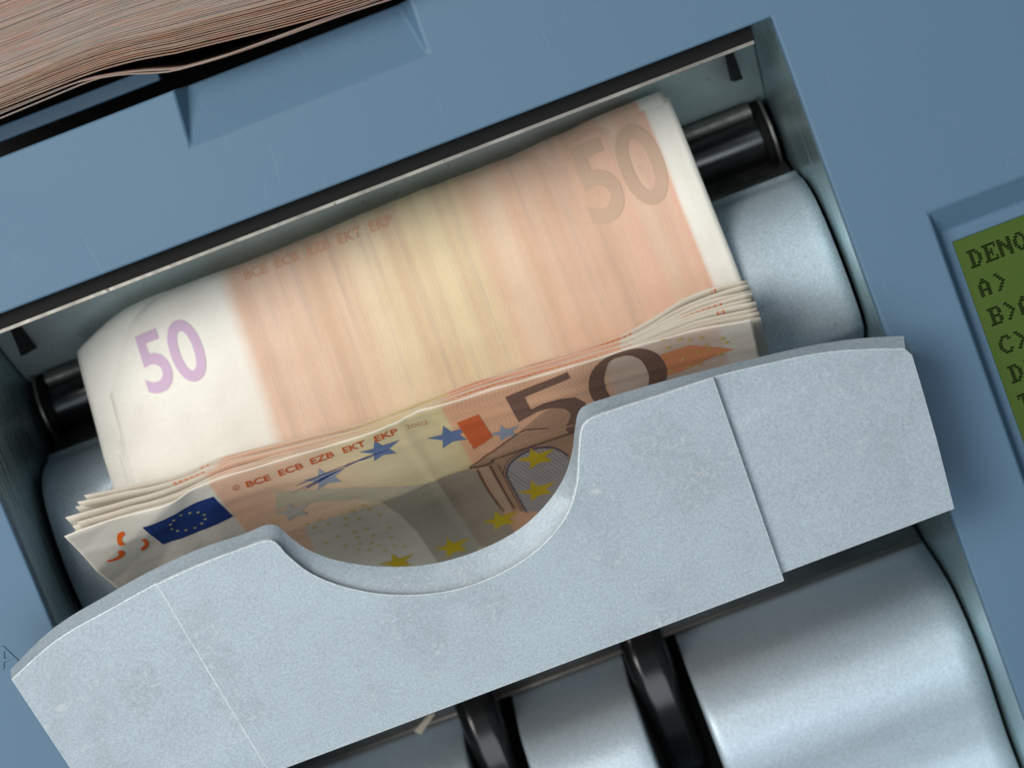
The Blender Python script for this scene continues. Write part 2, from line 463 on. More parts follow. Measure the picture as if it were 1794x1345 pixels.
def casing():
    outer = [(-190, -210), (190, -210), (190, 150), (-190, 150)]
    opening = [(UL, -175), (UR, -175), (UR, VT), (UL, VT)]
    hopper = [(-120, 76), (-40.1, 76), (-41.2, 64.4), (7.7, 64.6), (8.1, 76), (60, 76), (60, 140), (-120, 140)]
    disp = [(86.9, -75), (160, -75), (160, 2.5), (86.9, 2.5)]
    loops = [outer, opening, hopper, disp]
    pts = [p for l in loops for p in l]
    tris = tessellate_polygon([[Vector((x, y, 0)) for x, y in l] for l in loops])
    v = [(x, y, 0) for x, y in pts]
    f = [tuple(t) for t in tris]

    def quad(*q):
        i = len(v)
        v.extend(q)
        f.append(tuple(range(i, i+len(q))))
    # opening lip
    for (a, b) in zip(opening, opening[1:]+opening[:1]):
        quad((*a, 0), (*b, 0), (*b, -3.2), (*a, -3.2))
    # hopper: two plain sides, grip recess ramp
    for a, b in (((-120, 76), (-40.1, 76)), ((8.1, 76), (60, 76)), ((60, 76), (60, 140)), ((60, 140), (-120, 140)), ((-120, 140), (-120, 76))):
        quad((*a, 0), (*b, 0), (*b, -45), (*a, -45))
    A, B, Cc, E_ = (-41.2, 64.4, 0), (7.7, 64.6, 0), (5.6, 76, -5.5), (-38.0, 76, -5.5)
    quad(A, B, Cc, E_)
    quad(A, E_, (-40.1, 76, 0))
    quad(B, (8.1, 76, 0), Cc)
    quad(E_, Cc, (5.6, 76, -45), (-38.0, 76, -45))
    quad((-40.1, 76, 0), E_, (-38.0, 76, -45), (-40.1, 76, -45))
    quad(Cc, (8.1, 76, 0), (8.1, 76, -45), (5.6, 76, -45))
    # display recess: ramp on top, wall at the left, floor
    quad((86.9, 2.5, 0), (160, 2.5, 0), (160, -2.7, -4), (88.2, -2.7, -4))
    quad((86.9, 2.5, 0), (88.2, -2.7, -4), (88.2, -75, -4), (86.9, -75, 0))
    quad((88.2, -2.7, -4), (160, -2.7, -4), (160, -75, -4), (88.2, -75, -4))
    quad((86.9, -75, 0), (88.2, -75, -4), (160, -75, -4), (160, -75, 0))
    quad((160, 2.5, 0), (160, -75, 0), (160, -75, -4), (160, -2.7, -4))
    # outer skirt
    for (a, b) in zip(outer, outer[1:]+outer[:1]):
        quad((*a, 0), (*b, 0), (*b, ZB), (*a, ZB))
    o = build('casing', v, f, M['blue'], counter)
    bevel(o, 0.55, 3, 12)
    return o


casing()
box('base_plate', (-189, -209, ZB-2), (189, 149, ZB), M['black'], counter)
box('hopper_floor', (-119.5, 76.5, -62), (59.5, 139.5, -60), M['black'], counter)
box('hopper_ledge', (-119, 79.0, -14), (-43, 82.0, -10), M['blue'], counter, 0.4)


def text_mesh(s, bold=False, size=1.0, res=3, extrude=0.0):
    c = bpy.data.curves.new('text', 'FONT')
    c.body = s
    c.size = size
    c.resolution_u = res
    c.extrude = extrude
    c.offset = 0.02*size if bold else 0.0
    o = bpy.data.objects.new('text', c)
    COL.objects.link(o)
    dg = bpy.context.evaluated_depsgraph_get()
    me = bpy.data.meshes.new_from_object(o.evaluated_get(dg))
    bpy.data.objects.remove(o)
    bpy.data.curves.remove(c)
    return me


def raised_letter():
    me = text_mesh('A', False, 6.2*MM, 3, 0.22*MM)
    o = link('raised_letter', me, M['blue'], counter)
    o.location = (0, 0, 0)
    ap = P(2, 1172, 0)
    me.transform(Matrix.Translation((ap[0]*MM, ap[1]*MM, 0.10*MM)))
    return o


raised_letter()

# inner sheet metal
box('side_plate', (UR+0.5, -174, -105), (UR+1.7, VT+4, -2.0), M['wall'], counter, 0.2)
box('side_plate', (UL-2.0, -174, -105), (UL-0.9, VT+4, -2.0), M['wall'], counter, 0.2)
sheet('back_plate', spline([(52, -36), (47, -43), (42, -50), (36, -57), (31, -65), (30, -80)], 6), [UL-0.5, -60, -20, 20, UR+0.3], M['galv'], counter, 0.8)
box('top_rail', (UL+0.2, 45.3, -5.0), (UR-4.0, 58, -3.6), M['black'], counter)
box('rail_edge', (UL+0.2, 44.4, -5.2), (UR-4.2, 45.25, -3.3), M['edge'], counter, 0.15)
for u0 in (UR-6.2, UL+4.6):
    box('plate_slot', (u0, 37.2, -55.5), (u0+1.6, 45.5, -43.5), M['black'], counter)
rol = cyl('feed_roller', (23.5, -65), 6.2, UL+2, UR-3.6, M['rubber'], counter)
for u0, s in ((UR-3.5, 1), (UL+3.4, -1)):
    br = cyl('bearing', (23.5, -65), 8.2, u0, u0+1.7*s, M['black'], counter, 48, 0.3)
    cyl('bearing_ring', (23.5, -65), 8.9, u0+1.8*s, u0+2.5*s, M['dull'], br, 48, 0.2)
cyl('steel_rod', (29.6, -60.6), 1.7, UL+3.9, UR-3.9, M['edge'], counter, 24)
sheet('guide_plate', [(20.6, -74), (20.4, -71.5), (15.2, -56.0), (13.6, -49.0)], [UL+0.8, UR-0.6], M['dull'], counter, 0.6)

TRAY1 = spline([(14.0, -49.2), (13.0, -46.0), (12.2, -39.5), (9.0, -32.5), (3.5, -28.5), (-4, -26.3), (-11, -26.0), (-16, -27.4), (-19.5, -32), (-26, -50), (-34, -72), (-44, -90), (-56, -97), (-66, -96)], 7)


def upper_tray():
    us = [UL+0.6+i*(UR-UL-1.0)/60 for i in range(61)]
    n = len(TRAY1)
    v = []
    for u in us:
        wu = min(1.0, max(0.0, (u+88)/6))*min(1.0, max(0.0, (46-u)/6))
        for (y, z) in TRAY1:
            k = min(1.0, max(0.0, (7-y)/9))*min(1.0, max(0.0, (y+40)/14))
            v.append((u, y, z-15*wu*k*k*(3-2*k)))
    f = [(i*n+j, (i+1)*n+j, (i+1)*n+j+1, i*n+j+1) for i in range(60) for j in range(n-1)]
    o = build('upper_tray', v, f, M['tray'], counter, 50)
    solidify(o, 1.0)


upper_tray()
sheet('lower_guide_plate', [(-64.5, -96), (-69.5, -76), (-74.0, -65.6), (-74.5, -63.6)], [UL+0.8, UR-0.6], M['dull'], counter, 0.6)
TR2 = [(-74.3, -66.5), (-75.6, -58.5), (-77.4, -49.5), (-80.2, -41.2), (-86, -35.6), (-93, -33.3), (-100, -33.6), (-108, -35.8), (-116, -37.2), (-124, -36.0), (-134, -36.5), (-150, -48), (-165, -75)]
SLOTS = [(-40.0, -27.6), (-1.4, 11.6)]


def lower_tray():
    prof = spline(TR2, 7)
    n = len(prof)
    segs = [(UL+0.6, SLOTS[0][0], 0, 1), (SLOTS[0][1], SLOTS[1][0], 1, 1), (SLOTS[1][1], UR-0.4, 1, 0)]
    v, f = [], []
    for a, b, ra, rb in segs:
        cols = []
        if ra:
            cols += [(a, -11.0), (a, -2.4), (a+0.1, -1.2), (a+0.35, -0.5), (a+0.8, -0.15), (a+1.4, -0.02)]
            x0 = a+2.4
        else:
            x0 = a
        tail = []
        if rb:
            tail = [(b-1.0, -0.1), (b-0.5, -0.3), (b-0.15, -0.8), (b, -1.6), (b, -11.0)]
            x1 = b-3.6
        else:
            x1 = b
        cols += [(x0+(x1-x0)*i/12, 0.0) for i in range(13)] + tail
        i0 = len(v)
        for (x, dz) in cols:
            for j, (y, z) in enumerate(prof):
                k = min(1.0, max(0.0, (z+62)/20))
                v.append((x, y, z+dz*k))
        for i in range(len(cols)-1):
            for j in range(n-1):
                f.append((i0+i*n+j, i0+(i+1)*n+j, i0+(i+1)*n+j+1, i0+i*n+j+1))
    o = build('lower_tray', v, f, M['tray'], counter, 55)
    solidify(o, 0.9)
    return o


lower_tray()
for a, b in SLOTS:
    cyl('drive_wheel', (-80, -73), 29.0, a+0.9, b-2.4, M['wheel'], counter, 96, 3.0)
    box('slot_well', (a-0.5, -150, -106), (b+0.5, -63, -104), M['black'], counter)

# display
SCREEN = box('display_screen', (89.9, -62, -3.95), (150, -5.2, -3.3), M['lcd'], counter, 0.1)
FONT = {'D': 'F86C6666666CF8', 'E': 'FE6268786862FE', 'N': 'C6E6F6DECEC6C6', 'O': '386CC6C6C66C38', 'M': 'C6EEFEFED6C6C6', 'A': '3078CCCCFCCCCC',
        '>': '6030180C183060', 'B': 'FC66667C6666FC', 'C': '3C66C0C0C0663C', 'T': 'FCB43030303078'}


def glyph(ch, u, vtop, z):
    rows = bytes.fromhex(FONT[ch])
    v, f = [], []
    pw, ph = 0.385, 0.52
    for r, byte in enumerate(rows):
        for c in range(8):
            if byte >> (7-c) & 1:
                x0, y1 = u+c*pw, vtop-r*ph
                i = len(v)
                g = 0.045
                for zz in (z, z+0.03):
                    v += [(x0, y1-ph+g, zz), (x0+pw-0.02, y1-ph+g, zz), (x0+pw-0.02, y1-g, zz), (x0, y1-g, zz)]
                f += [(i+4, i+5, i+6, i+7), (i, i+1, i+5, i+4), (i+1, i+2, i+6, i+5), (i+2, i+3, i+7, i+6), (i+3, i, i+4, i+7)]
    build('display_character', v, f, M['glyph'], SCREEN, fix=False)


gx, gy = P(1691.5, 441, -3.3)[:2]
for r, line in enumerate(('DENOM', 'A>', 'B>A', 'C>', 'D>', 'T')):
    for c, ch in enumerate(line):
        glyph(ch, gx+c*3.10+0.1*r*0, gy-r*6.05, -3.29)

# front guard: chains are (front edge, rear edge) of its upper rim read off the photograph, front at z=17, rear at z=14.8
FR = [(20, 1190), (100, 1120), (200, 1063), (272, 1023), (350, 987), (430, 957), (462, 946), (478, 946), (490, 955), (505, 972), (545, 1003), (605, 1027), (680, 1040), (760, 1038), (830, 1022), (900, 990), (955, 948), (992, 900), (1009, 850),
      (1013, 795), (1016, 758), (1024, 740), (1042, 728), (1085, 713), (1160, 689), (1250, 660), (1340, 638), (1440, 618), (1520, 612), (1585, 611)]
BK = [(18, 1172), (95, 1098), (190, 1040), (262, 1000), (345, 962), (425, 935), (458, 921), (474, 918), (487, 921), (501, 933), (538, 961), (592, 981), (660, 991), (735, 990), (805, 975), (868, 950), (920, 918), (960, 878), (988, 835),
      (1002, 790), (1007, 750), (1013, 722), (1028, 708), (1070, 694), (1145, 672), (1240, 647), (1330, 625), (1430, 603), (1510, 592), (1583, 588)]
ZF, ZK, ZP = 17.0, 14.8, 18.5


def dense(ch):
    return spline(ch, 4)


def loft(name, top, bot, mat, parent, bv):
    n = len(top)
    v = list(top)+list(bot)
    f = [(i, (i+1) % n, n+(i+1) % n, n+i) for i in range(n)]
    f += [tuple(range(n)), tuple(range(n, 2*n))]
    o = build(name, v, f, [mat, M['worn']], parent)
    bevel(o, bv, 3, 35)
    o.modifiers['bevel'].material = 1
    return o


fr, bk = dense(FR), dense(BK)
right = [(1598, 622), (1612, 668), (1640, 765)]
top_f = [tuple(P(x, y, ZF)) for x, y in fr+right]
top_b = [tuple(P(x, y, ZK)) for x, y in bk]
top_b += [(p[0]+0.3, p[1]-0.2, ZK) for p in top_f[len(bk):]]
lowR = P(1673, 893, ZF)
lowf = [(lowR[0], -49.9, ZF), (-102.0, -49.9, ZF)]
front_o = top_f + lowf
back_o = top_b + [(lowR[0], -49.9, ZK), (-102.0, -49.9, ZK)]
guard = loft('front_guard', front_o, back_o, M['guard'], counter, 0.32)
# raised centre panel
i0, i1 = 3*4, 25*4
pan_t = [tuple(P(x, y, ZP)) for x, y in fr[i0:i1+1]]
pan_b = [tuple(P(x, y, ZF-0.6)) for x, y in fr[i0:i1+1]]
br, bl = P(1375, 1018, ZP), P(465, 1340, ZP)
pan_t += [(br[0], -51.1, ZP), (bl[0], -51.1, ZP)]
pan_b += [(br[0]+0.05, -51.1, ZF-0.6), (bl[0]-0.05, -51.1, ZF-0.6)]
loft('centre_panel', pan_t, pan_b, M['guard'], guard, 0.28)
ed = top_f[-4:]+[lowf[0]]
fl_t = [(p[0]-0.5, p[1], ZK+0.3) for p in ed]+[(p[0]-1.9, p[1], ZK+0.3) for p in ed[::-1]]
build('shadow_flange', [(x, y, 1.0) for x, y, z in fl_t]+fl_t, [tuple(range(10)), tuple(range(10, 20))]+[(i, (i+1) % 10, 10+(i+1) % 10, 10+i) for i in range(10)], M['guard'], guard)  # unseen flange, added to block light leaking under the guard's right end
for u0 in (UR-3.1, UL+0.9):
    box('mount_arm', (u0, -46, -40), (u0+2.2, -36, ZK+0.3), M['black'], guard)


# ------------------------------------------------------------------ banknotes
class Note:
    """surface S(s,t): top edge polyline (n,3) by arc length, then a path of (dy,dz) down the sheet"""
    def __init__(self, top, path, relief=None, length=140.0, height=77.0):
        top = np.array(top, float)
        seg = np.linalg.norm(np.diff(top, axis=0), axis=1)
        a = np.concatenate([[0], np.cumsum(seg)])
        self.a, self.top = a/a[-1]*length, top
        path = np.array(spline(path, 10), float)
        seg = np.linalg.norm(np.diff(path, axis=0), axis=1)
        b = np.concatenate([[0], np.cumsum(seg)])
        self.b, self.path = b, path-path[0]
        self.relief = relief
        self.L, self.H = length, min(height, b[-1])

    def raw(self, s, t):
        p = np.stack([np.interp(s, self.a, self.top[:, k]) for k in range(3)], -1)
        p[..., 1] += np.interp(t, self.b, self.path[:, 0])
        p[..., 2] += np.interp(t, self.b, self.path[:, 1])
        return p

    def S(self, s, t, off=0.0):
        s, t = np.asarray(s, float), np.asarray(t, float)
        p = self.raw(s, t)
        e = 0.3
        du = self.raw(s+e, t)-self.raw(s-e, t)
        dv = self.raw(s, t+e)-self.raw(s, np.maximum(t-e, 0))
        n = np.cross(dv, du)
        n /= np.linalg.norm(n, axis=-1, keepdims=True)+1e-9
        h = off + (self.relief(s, t) if self.relief else 0.0)
        return p+n*np.asarray(h)[..., None]

    def inv(self, px, s0=None, t0=6.0):
        px = np.asarray(px, float)
        s = np.clip((px[:, 0]-113)/1230*140, 0, 140) if s0 is None else s0
        t = np.full(len(px), t0)
        for _ in range(24):
            q = project(self.S(s, t))
            e = 0.4
            qs = (project(self.S(s+e, t))-project(self.S(s-e, t)))/(2*e)
            qt = (project(self.S(s, t+e))-project(self.S(s, np.maximum(t-e, 0))))/(e+np.minimum(e, t))[:, None]
            r = px-q
            det = qs[:, 0]*qt[:, 1]-qs[:, 1]*qt[:, 0]
            ds = (r[:, 0]*qt[:, 1]-r[:, 1]*qt[:, 0])/det
            dt = (qs[:, 0]*r[:, 1]-qs[:, 1]*r[:, 0])/det
            s = np.clip(s+np.clip(ds, -15, 15), 0, self.L)
            t = np.clip(t+np.clip(dt, -10, 10), 0.02, self.H)
        return s, t

    def mesh(self, name, mat, ns=120, nt=60, thick=0.13):
        s, t = np.meshgrid(np.linspace(0, self.L, ns+1), np.linspace(0, self.H, nt+1), indexing='ij')
        v = self.S(s.ravel(), t.ravel())
        k = nt+1
        f = [(i*k+j, i*k+j+1, (i+1)*k+j+1, (i+1)*k+j) for i in range(ns) for j in range(nt)]
        uv = list(zip(s.ravel().tolist(), t.ravel().tolist()))
        o = build(name, v, f, [mat, mat if mat in (M['bundle'], M['bundle_front']) else M['rim']], None, None, uv, fix=False)
        for p in o.data.polygons:
            p.use_smooth = True
        solidify(o, thick, -1.0, 1)
        return o

    def decal(self, name, polys, mat, parent, off=0.05, space='px', maxlen=0.9, faces=None):
        """polys: outlines (first) in pixels or (s,t); or verts+faces"""
        bm = bmesh.new()
        if faces is None:
            for poly in polys:
                vs = [bm.verts.new((x, y, 0)) for x, y in poly]
                bm.faces.new(vs)
        else:
            vs = [bm.verts.new((x, y, 0)) for x, y in polys]
            for fc in faces:
                bm.faces.new([vs[i] for i in fc])
        bm.normal_update()
        bmesh.ops.triangulate(bm, faces=bm.faces)
        bm.verts.index_update()
        pts = np.array([v.co[:2] for v in bm.verts])
        s, t = self.inv(pts) if space == 'px' else (pts[:, 0], pts[:, 1])
        for v, a, b in zip(bm.verts, s, t):
            v.co = (a, b, 0)
        bm.normal_update()
        for _ in range(7):
            long = [e for e in bm.edges if e.calc_length() > maxlen]
            if not long:
                break
            bmesh.ops.subdivide_edges(bm, edges=long, cuts=1, use_grid_fill=False)
            bmesh.ops.triangulate(bm, faces=bm.faces)
        bm.verts.ensure_lookup_table()
        bm.verts.index_update()
        st = np.array([v.co[:2] for v in bm.verts])
        pos = self.S(st[:, 0], st[:, 1], off)
        for v, p in zip(bm.verts, pos):
            v.co = Vector(p.tolist())*MM
        me = bpy.data.meshes.new(name)
        bm.normal_update()
        up = sum(f.normal.z*f.calc_area() for f in bm.faces)
        if up < 0:
            bmesh.ops.reverse_faces(bm, faces=bm.faces)
        bm.to_mesh(me)
        bm.free()
        ul = me.uv_layers.new(name='UVMap')
        for l in me.loops:
            ul.data[l.index].uv = st[l.vertex_index]
        for p in me.polygons:
            p.use_smooth = True
        return link(name, me, mat, parent)

    def word(self, name, txt, p0, p1, up, mat, parent, off=0.07, bold=True, space='px'):
        """txt with its baseline from p0 to p1, cap height vector up"""
        me = text_mesh(txt, bold, 1.0, 10 if len(txt) < 3 else 3)
        xs = [v.co.x for v in me.vertices]
        x0, x1 = min(xs), max(xs)
        h = 0.70
        pts = []
        for v in me.vertices:
            a, b = (v.co.x-x0)/(x1-x0), v.co.y/h
            pts.append((p0[0]+(p1[0]-p0[0])*a+up[0]*b, p0[1]+(p1[1]-p0[1])*a+up[1]*b))
        faces = [tuple(p.vertices) for p in me.polygons]
        bpy.data.meshes.remove(me)
        return self.decal(name, pts, mat, parent, off, space, 1.2, faces)


def crop(x0, y0, k):
    return lambda *pts: [(x0+x/k, y0+y/k) for x, y in pts]


K1, K2, K3, K4, K5 = crop(90, 780, 4.4825), crop(380, 640, 4.4825), crop(740, 560, 4.4825), crop(500, 780, 3.588), crop(1050, 460, 5.126)

FRONT_PX = [(113, 940), (200, 908), (290, 881), (385, 838), (500, 803), (640, 762), (720, 727), (800, 701), (870, 680), (1000, 642), (1130, 602), (1240, 574), (1317, 561)]
REAR_PX = [(138, 872), (300, 836), (395, 800), (520, 768), (640, 738), (740, 702), (830, 668), (900, 646), (1000, 618), (1110, 582), (1210, 522), (1310, 488)]


def resample(px, n=61):
    px = np.array(spline(px, 6))
    a = np.concatenate([[0], np.cumsum(np.linalg.norm(np.diff(px, axis=0), axis=1))])
    a /= a[-1]
    q = np.linspace(0, 1, n)
    return np.stack([np.interp(q, a, px[:, k]) for k in range(2)], -1)


FP, RP = resample(FRONT_PX), resample(REAR_PX)


def fold(s, t, p, q, amp, width=None):
    """a crease: height rises linearly on one side of the line p-q and fades out"""
    d = ((q[0]-p[0])*(t-p[1])-(q[1]-p[1])*(s-p[0]))/math.hypot(q[0]-p[0], q[1]-p[1])
    w_ = width or 12.0
    return amp*np.maximum(0, 1-np.abs(d)/w_)


_ph = rng.uniform(0, 6.28, (14, 3))
_k = rng.normal(0, 1, (14, 2))


def crumple(s, t, amp=0.12):
    h = 0
    for i in range(14):
        k = _k[i]/np.linalg.norm(_k[i])*(2*math.pi/(4+1.4*i))
        h = h+np.sin(k[0]*s+k[1]*t+_ph[i, 0])*(0.4+i*0.06)
    return amp*h/3


def relief_front(s, t):
    h = crumple(s, t, 0.05)
    h = h+fold(s, t, (4, 14), (22, 0), 0.7, 7)          # dog-eared corner
    h = h-fold(s, t, (12, 24), (25, 2), 0.45, 6)
    h = h-fold(s, t, (20, 26), (24, 10), 0.3, 4)
    h = h+fold(s, t, (68.5, 0), (69.5, 40), 0.22, 1.8)      # the vertical middle fold
    h = h+fold(s, t, (79, 20), (86, 45), -0.25, 2.0)
    h = h+fold(s, t, (30, 9.5), (80, 10.5), 0.12, 2.5)
    h = h+fold(s, t, (60, 30), (110, 26), 0.18, 5)
    h = h-np.maximum(0, 1.2-t)*0.10*(1+np.sin(s*0.45))         # rubbed upper edge curls
    return h


def top_from(px, z):
    z = np.broadcast_to(z, (len(px),))
    return np.array([P(x, y, zz) for (x, y), zz in zip(px, z)])


def notetag(o, label, group=None):
    o['label'] = label
    o['category'] = 'banknote'
    if group:
        o['group'] = group


NST = 10
PF = [(0, 5), (-12, -12), (-24, -30), (-34, -45), (-46, -64)]


G_ST = 'banknotes standing behind the front note in the silver pocket'
NOTES = []
for k in range(NST):
    a = k/(NST-1)
    if k == NST-1:
        nt = Note(top_from(FP, np.linspace(6.5, 3.5, 61)), PF, relief_front)
        o = nt.mesh('banknote', M['front'], 220, 110)
        FRONT, FOBJ = nt, o
        notetag(o, 'front orange fifty note with blue flag corner, red lettering and pen scribble in the pocket')
    else:
        q = RP*(1-a)+FP*a
        jit = rng.normal(0, 1, 4)
        xx = np.linspace(0, 1, 61)
        q = q.copy()
        q[:, 1] += 5.0*jit[2]*np.clip((xx-0.72)/0.28, 0, 1)*np.sin(xx*9+jit[1])+2.2*np.sin(xx*7+jit[0]*3)*np.sin(math.pi*xx)+jit[1]*1.5+4.0*np.sin(xx*2.2+jit[2])*(np.abs(xx-0.5)*2)**2
        q[:, 1] += 7.0*rng.normal()*np.clip((0.30-xx)/0.30, 0, 1)**1.3
        q[:, 0] += jit[3]*4 + a*18 + 9.0*rng.normal()*np.clip((0.4-xx)/0.4, 0, 1)
        nt = Note(top_from(q, -13+14.5*a), PF, (lambda j0: lambda s, t: crumple(s+j0*40, t+j0*23, 0.09))(jit[0]))
        o = nt.mesh('banknote', M['stack'], 70, 30)
        notetag(o, 'worn fifty note of the bunch standing between the front note and the curved tray', G_ST)
    NOTES.append(nt)

# --- print on the front note
nt, fo = FRONT, FOBJ
STAR = [(35, 930), (155, 900), (162, 828), (225, 875), (375, 828), (290, 900), (350, 940), (235, 955), (158, 1008), (160, 945)]
STAR = [((x-215)/4.4825, (y-920)/4.4825) for x, y in STAR]


def star(c, k=1.0):
    return [(c[0]+x*k, c[1]+y*k) for x, y in STAR]


L1, L2, L3, L4 = 0.05, 0.08, 0.11, 0.135
nt.decal('tint_patch', [K4((-60, 290), (440, 262), (860, 245), (950, 220), (600, 355), (440, 335), (150, 360), (0, 385), (-60, 410))], INK['band'], fo, L1)
nt.decal('tint_patch', [K4((130, 500), (300, 450), (600, 372), (720, 430), (830, 545), (960, 725), (800, 800), (500, 800), (200, 700), (140, 560))], INK['pale'], fo, L1)
nt.decal('tint_patch', [K4((600, 355), (950, 220), (1110, 460), (1220, 630), (1180, 720), (960, 740), (830, 540), (720, 430))], INK['grey'], fo, L2)
nt.decal('tint_patch', [K4((950, 220), (1150, 145), (1190, 155), (1440, 540), (1440, 640), (1225, 640), (1110, 460))], INK['grey2'], fo, L2)
nt.decal('flame_patch', [K5((540, 830), (700, 775), (810, 740), (1000, 755), (1210, 775), (1060, 830), (900, 900), (700, 990), (600, 1010), (600, 930))], INK['flame'], fo, L1)
# building
bd = nt.decal('building_print', [K3((365, 1158), (745, 895), (900, 760), (1010, 690), (1120, 690), (1250, 700), (1260, 900), (1240, 1345), (1000, 1500), (760, 1500), (600, 1400), (450, 1180))], INK['stone'], fo, L2)
nt.decal('arch_window', [K3((655, 1215), (690, 1120), (790, 1045), (900, 1005), (1040, 1005), (1140, 1065), (1160, 1150), (1160, 1500), (820, 1500), (740, 1370))], INK['arch'], bd, L3)
for ln, wd, mt in (([(655, 1215), (690, 1120), (790, 1045), (900, 1003), (1040, 1003), (1140, 1065)], 14, 'archline'), ([(655, 1215), (740, 1370), (820, 1510)], 14, 'archline'), ([(630, 1210), (668, 1105), (780, 1025), (890, 985)], 6, 'archline'),
                   ([(365, 1158), (745, 893), (830, 858), (1000, 850)], 9, 'line'), ([(540, 1100), (870, 985), (1190, 880)], 10, 'line'), ([(520, 1075), (780, 960), (1190, 820)], 6, 'line2'), ([(380, 1150), (560, 1060), (700, 960)], 6, 'line2'),
                   ([(430, 1175), (520, 1345), (640, 1500)], 14, 'line'), ([(530, 1140), (640, 1345), (720, 1480)], 16, 'line'), ([(590, 1130), (700, 1345), (790, 1500)], 7, 'line'), ([(370, 1160), (480, 1140), (560, 1105)], 14, 'line'),
                   ([(750, 890), (960, 860), (1080, 830), (1140, 780), (1158, 735), (1110, 697)], 7, 'line2'), ([(805, 915), (835, 970)], 7, 'line2')):
    ln = spline(ln, 3)
    a_, b_ = [], []
    for i, p in enumerate(ln):
        q0, q1 = ln[max(i-1, 0)], ln[min(i+1, len(ln)-1)]
        dx, dy = q1[0]-q0[0], q1[1]-q0[1]
        dl = math.hypot(dx, dy)
        a_.append((p[0]-dy/dl*wd/2, p[1]+dx/dl*wd/2))
        b_.append((p[0]+dy/dl*wd/2, p[1]-dx/dl*wd/2))
    nv = len(ln)
    nt.decal('drawn_line', K3(*a_, *b_), INK[mt], bd, L4, faces=[(i, i+1, nv+i+1, nv+i) for i in range(nv-1)])
nt.decal('column', [K3((442, 1155), (512, 1150), (570, 1240), (650, 1370), (720, 1500), (640, 1500), (560, 1370), (490, 1240))], INK['line2'], bd, L3)
# numerals
nt.decal('numeral', [K3((650, 605), (1135, 408), (1158, 455), (800, 605), (850, 705), (950, 655), (1080, 620), (1200, 608), (1275, 650), (1290, 740), (1240, 850), (1160, 900), (1120, 850), (1150, 790), (1155, 740), (1110, 695), (1010, 688), (900, 720), (800, 775), (755, 800))], INK['brown'], fo, L3)
zo = spline([(1030, 672), (1037, 649), (1057, 629), (1086, 616), (1119, 609.5), (1147, 617), (1162, 632), (1168, 650), (1163, 672), (1148, 697), (1120, 716), (1085, 722), (1052, 712), (1035, 694), (1030, 672)], 3)[:-1]
zi = spline([(1057, 660), (1066, 634), (1085, 624.5), (1103, 622), (1122, 630), (1133, 647), (1137, 663), (1131, 684), (1112, 702), (1090, 706), (1071, 697), (1060, 680), (1057, 660)], 3)[:-1]
nz = 42
qi = resample(zi+[zi[0]], nz+1)[:-1].tolist()
qo = []
for i in range(nz):      # match outer to inner by angle about the ring's middle
    ang = math.atan2(qi[i][1]-664, qi[i][0]-1098)
    best = min(resample(zo+[zo[0]], 240).tolist(), key=lambda p: abs((math.atan2(p[1]-664, p[0]-1098)-ang+math.pi) % (2*math.pi)-math.pi))
    qo.append(best)
nt.decal('numeral', qo+qi, INK['brown'], fo, L3, faces=[(i, (i+1) % nz, nz+(i+1) % nz, nz+i) for i in range(nz)])
# square and stars
nt.decal('printed_square', [K3((270, 805), (440, 740), (550, 915), (405, 1015))], INK['square'], fo, L3)
nt.decal('printed_star', [star(K3((215, 920))[0])], INK['sblue'], fo, L2)
nt.decal('printed_star', [star(K2((1285, 668))[0], 0.92)], INK['sblue'], fo, L2)
nt.decal('printed_star', [star(K2((850, 890))[0], 0.95)], INK['sblue2'], fo, L2)
nt.decal('printed_star', [star(K2((600, 1150))[0], 0.85)], INK['sgrey'], fo, L2)
nt.decal('printed_star', [star(K3((650, 890))[0], 0.7)], INK['sblue2'], fo, L2)
for c, k in (((1578, 80), 0.92), ((1582, 285), 0.90), ((1352, 470), 0.86), ((1050, 640), 0.86), ((705, 735), 0.80)):
    nt.decal('printed_star', [star(K4(c)[0], k)], INK['yellow'], fo, L4+0.012)
rs = random.Random(3)
pts = [(490, 378), (525, 398), (590, 432), (460, 460), (375, 498), (505, 525), (435, 542), (550, 565), (330, 570), (450, 575), (210, 465), (180, 515), (650, 515), (665, 578), (585, 625), (540, 610), (470, 615), (370, 630), (525, 655), (460, 650), (625, 660), (685, 630), (745, 632), (255, 610), (268, 492), (125, 495), (415, 410), (380, 455)]
for c in pts:
    nt.decal('printed_dot', [star(K4(c)[0], 0.14)], INK['dots'], fo, L3)
for c in ((570, 688), (725, 685), (810, 690), (915, 675), (1105, 680), (1140, 712), (615, 760), (955, 735), (980, 775), (880, 800), (750, 860), (1085, 820), (900, 915), (800, 935), (640, 970)):
    nt.decal('printed_dot', [star(K5(c)[0], 0.16)], INK['dots'], fo, L3)
# lettering
for wd, a_, b_ in (('BCE', (238, 955), (425, 893)), ('ECB', (492, 866), (680, 800)), ('EZB', (742, 775), (922, 710)), ('EKT', (997, 687), (1170, 625)), ('EKP', (1245, 598), (1425, 530))):
    nt.word('lettering', wd, K2(a_)[0], K2(b_)[0], (-19/4.48, -42/4.48), INK['red'], fo, L3)
nt.word('lettering', '©', K2((130, 985))[0], K2((182, 965))[0], (-14/4.48, -36/4.48), INK['pale_red'], fo, L3, True)
nt.word('lettering', '2002', K2((1488, 500))[0], K2((1662, 455))[0], (-14/4.48, -30/4.48), INK['pale_red'], fo, L3, False)
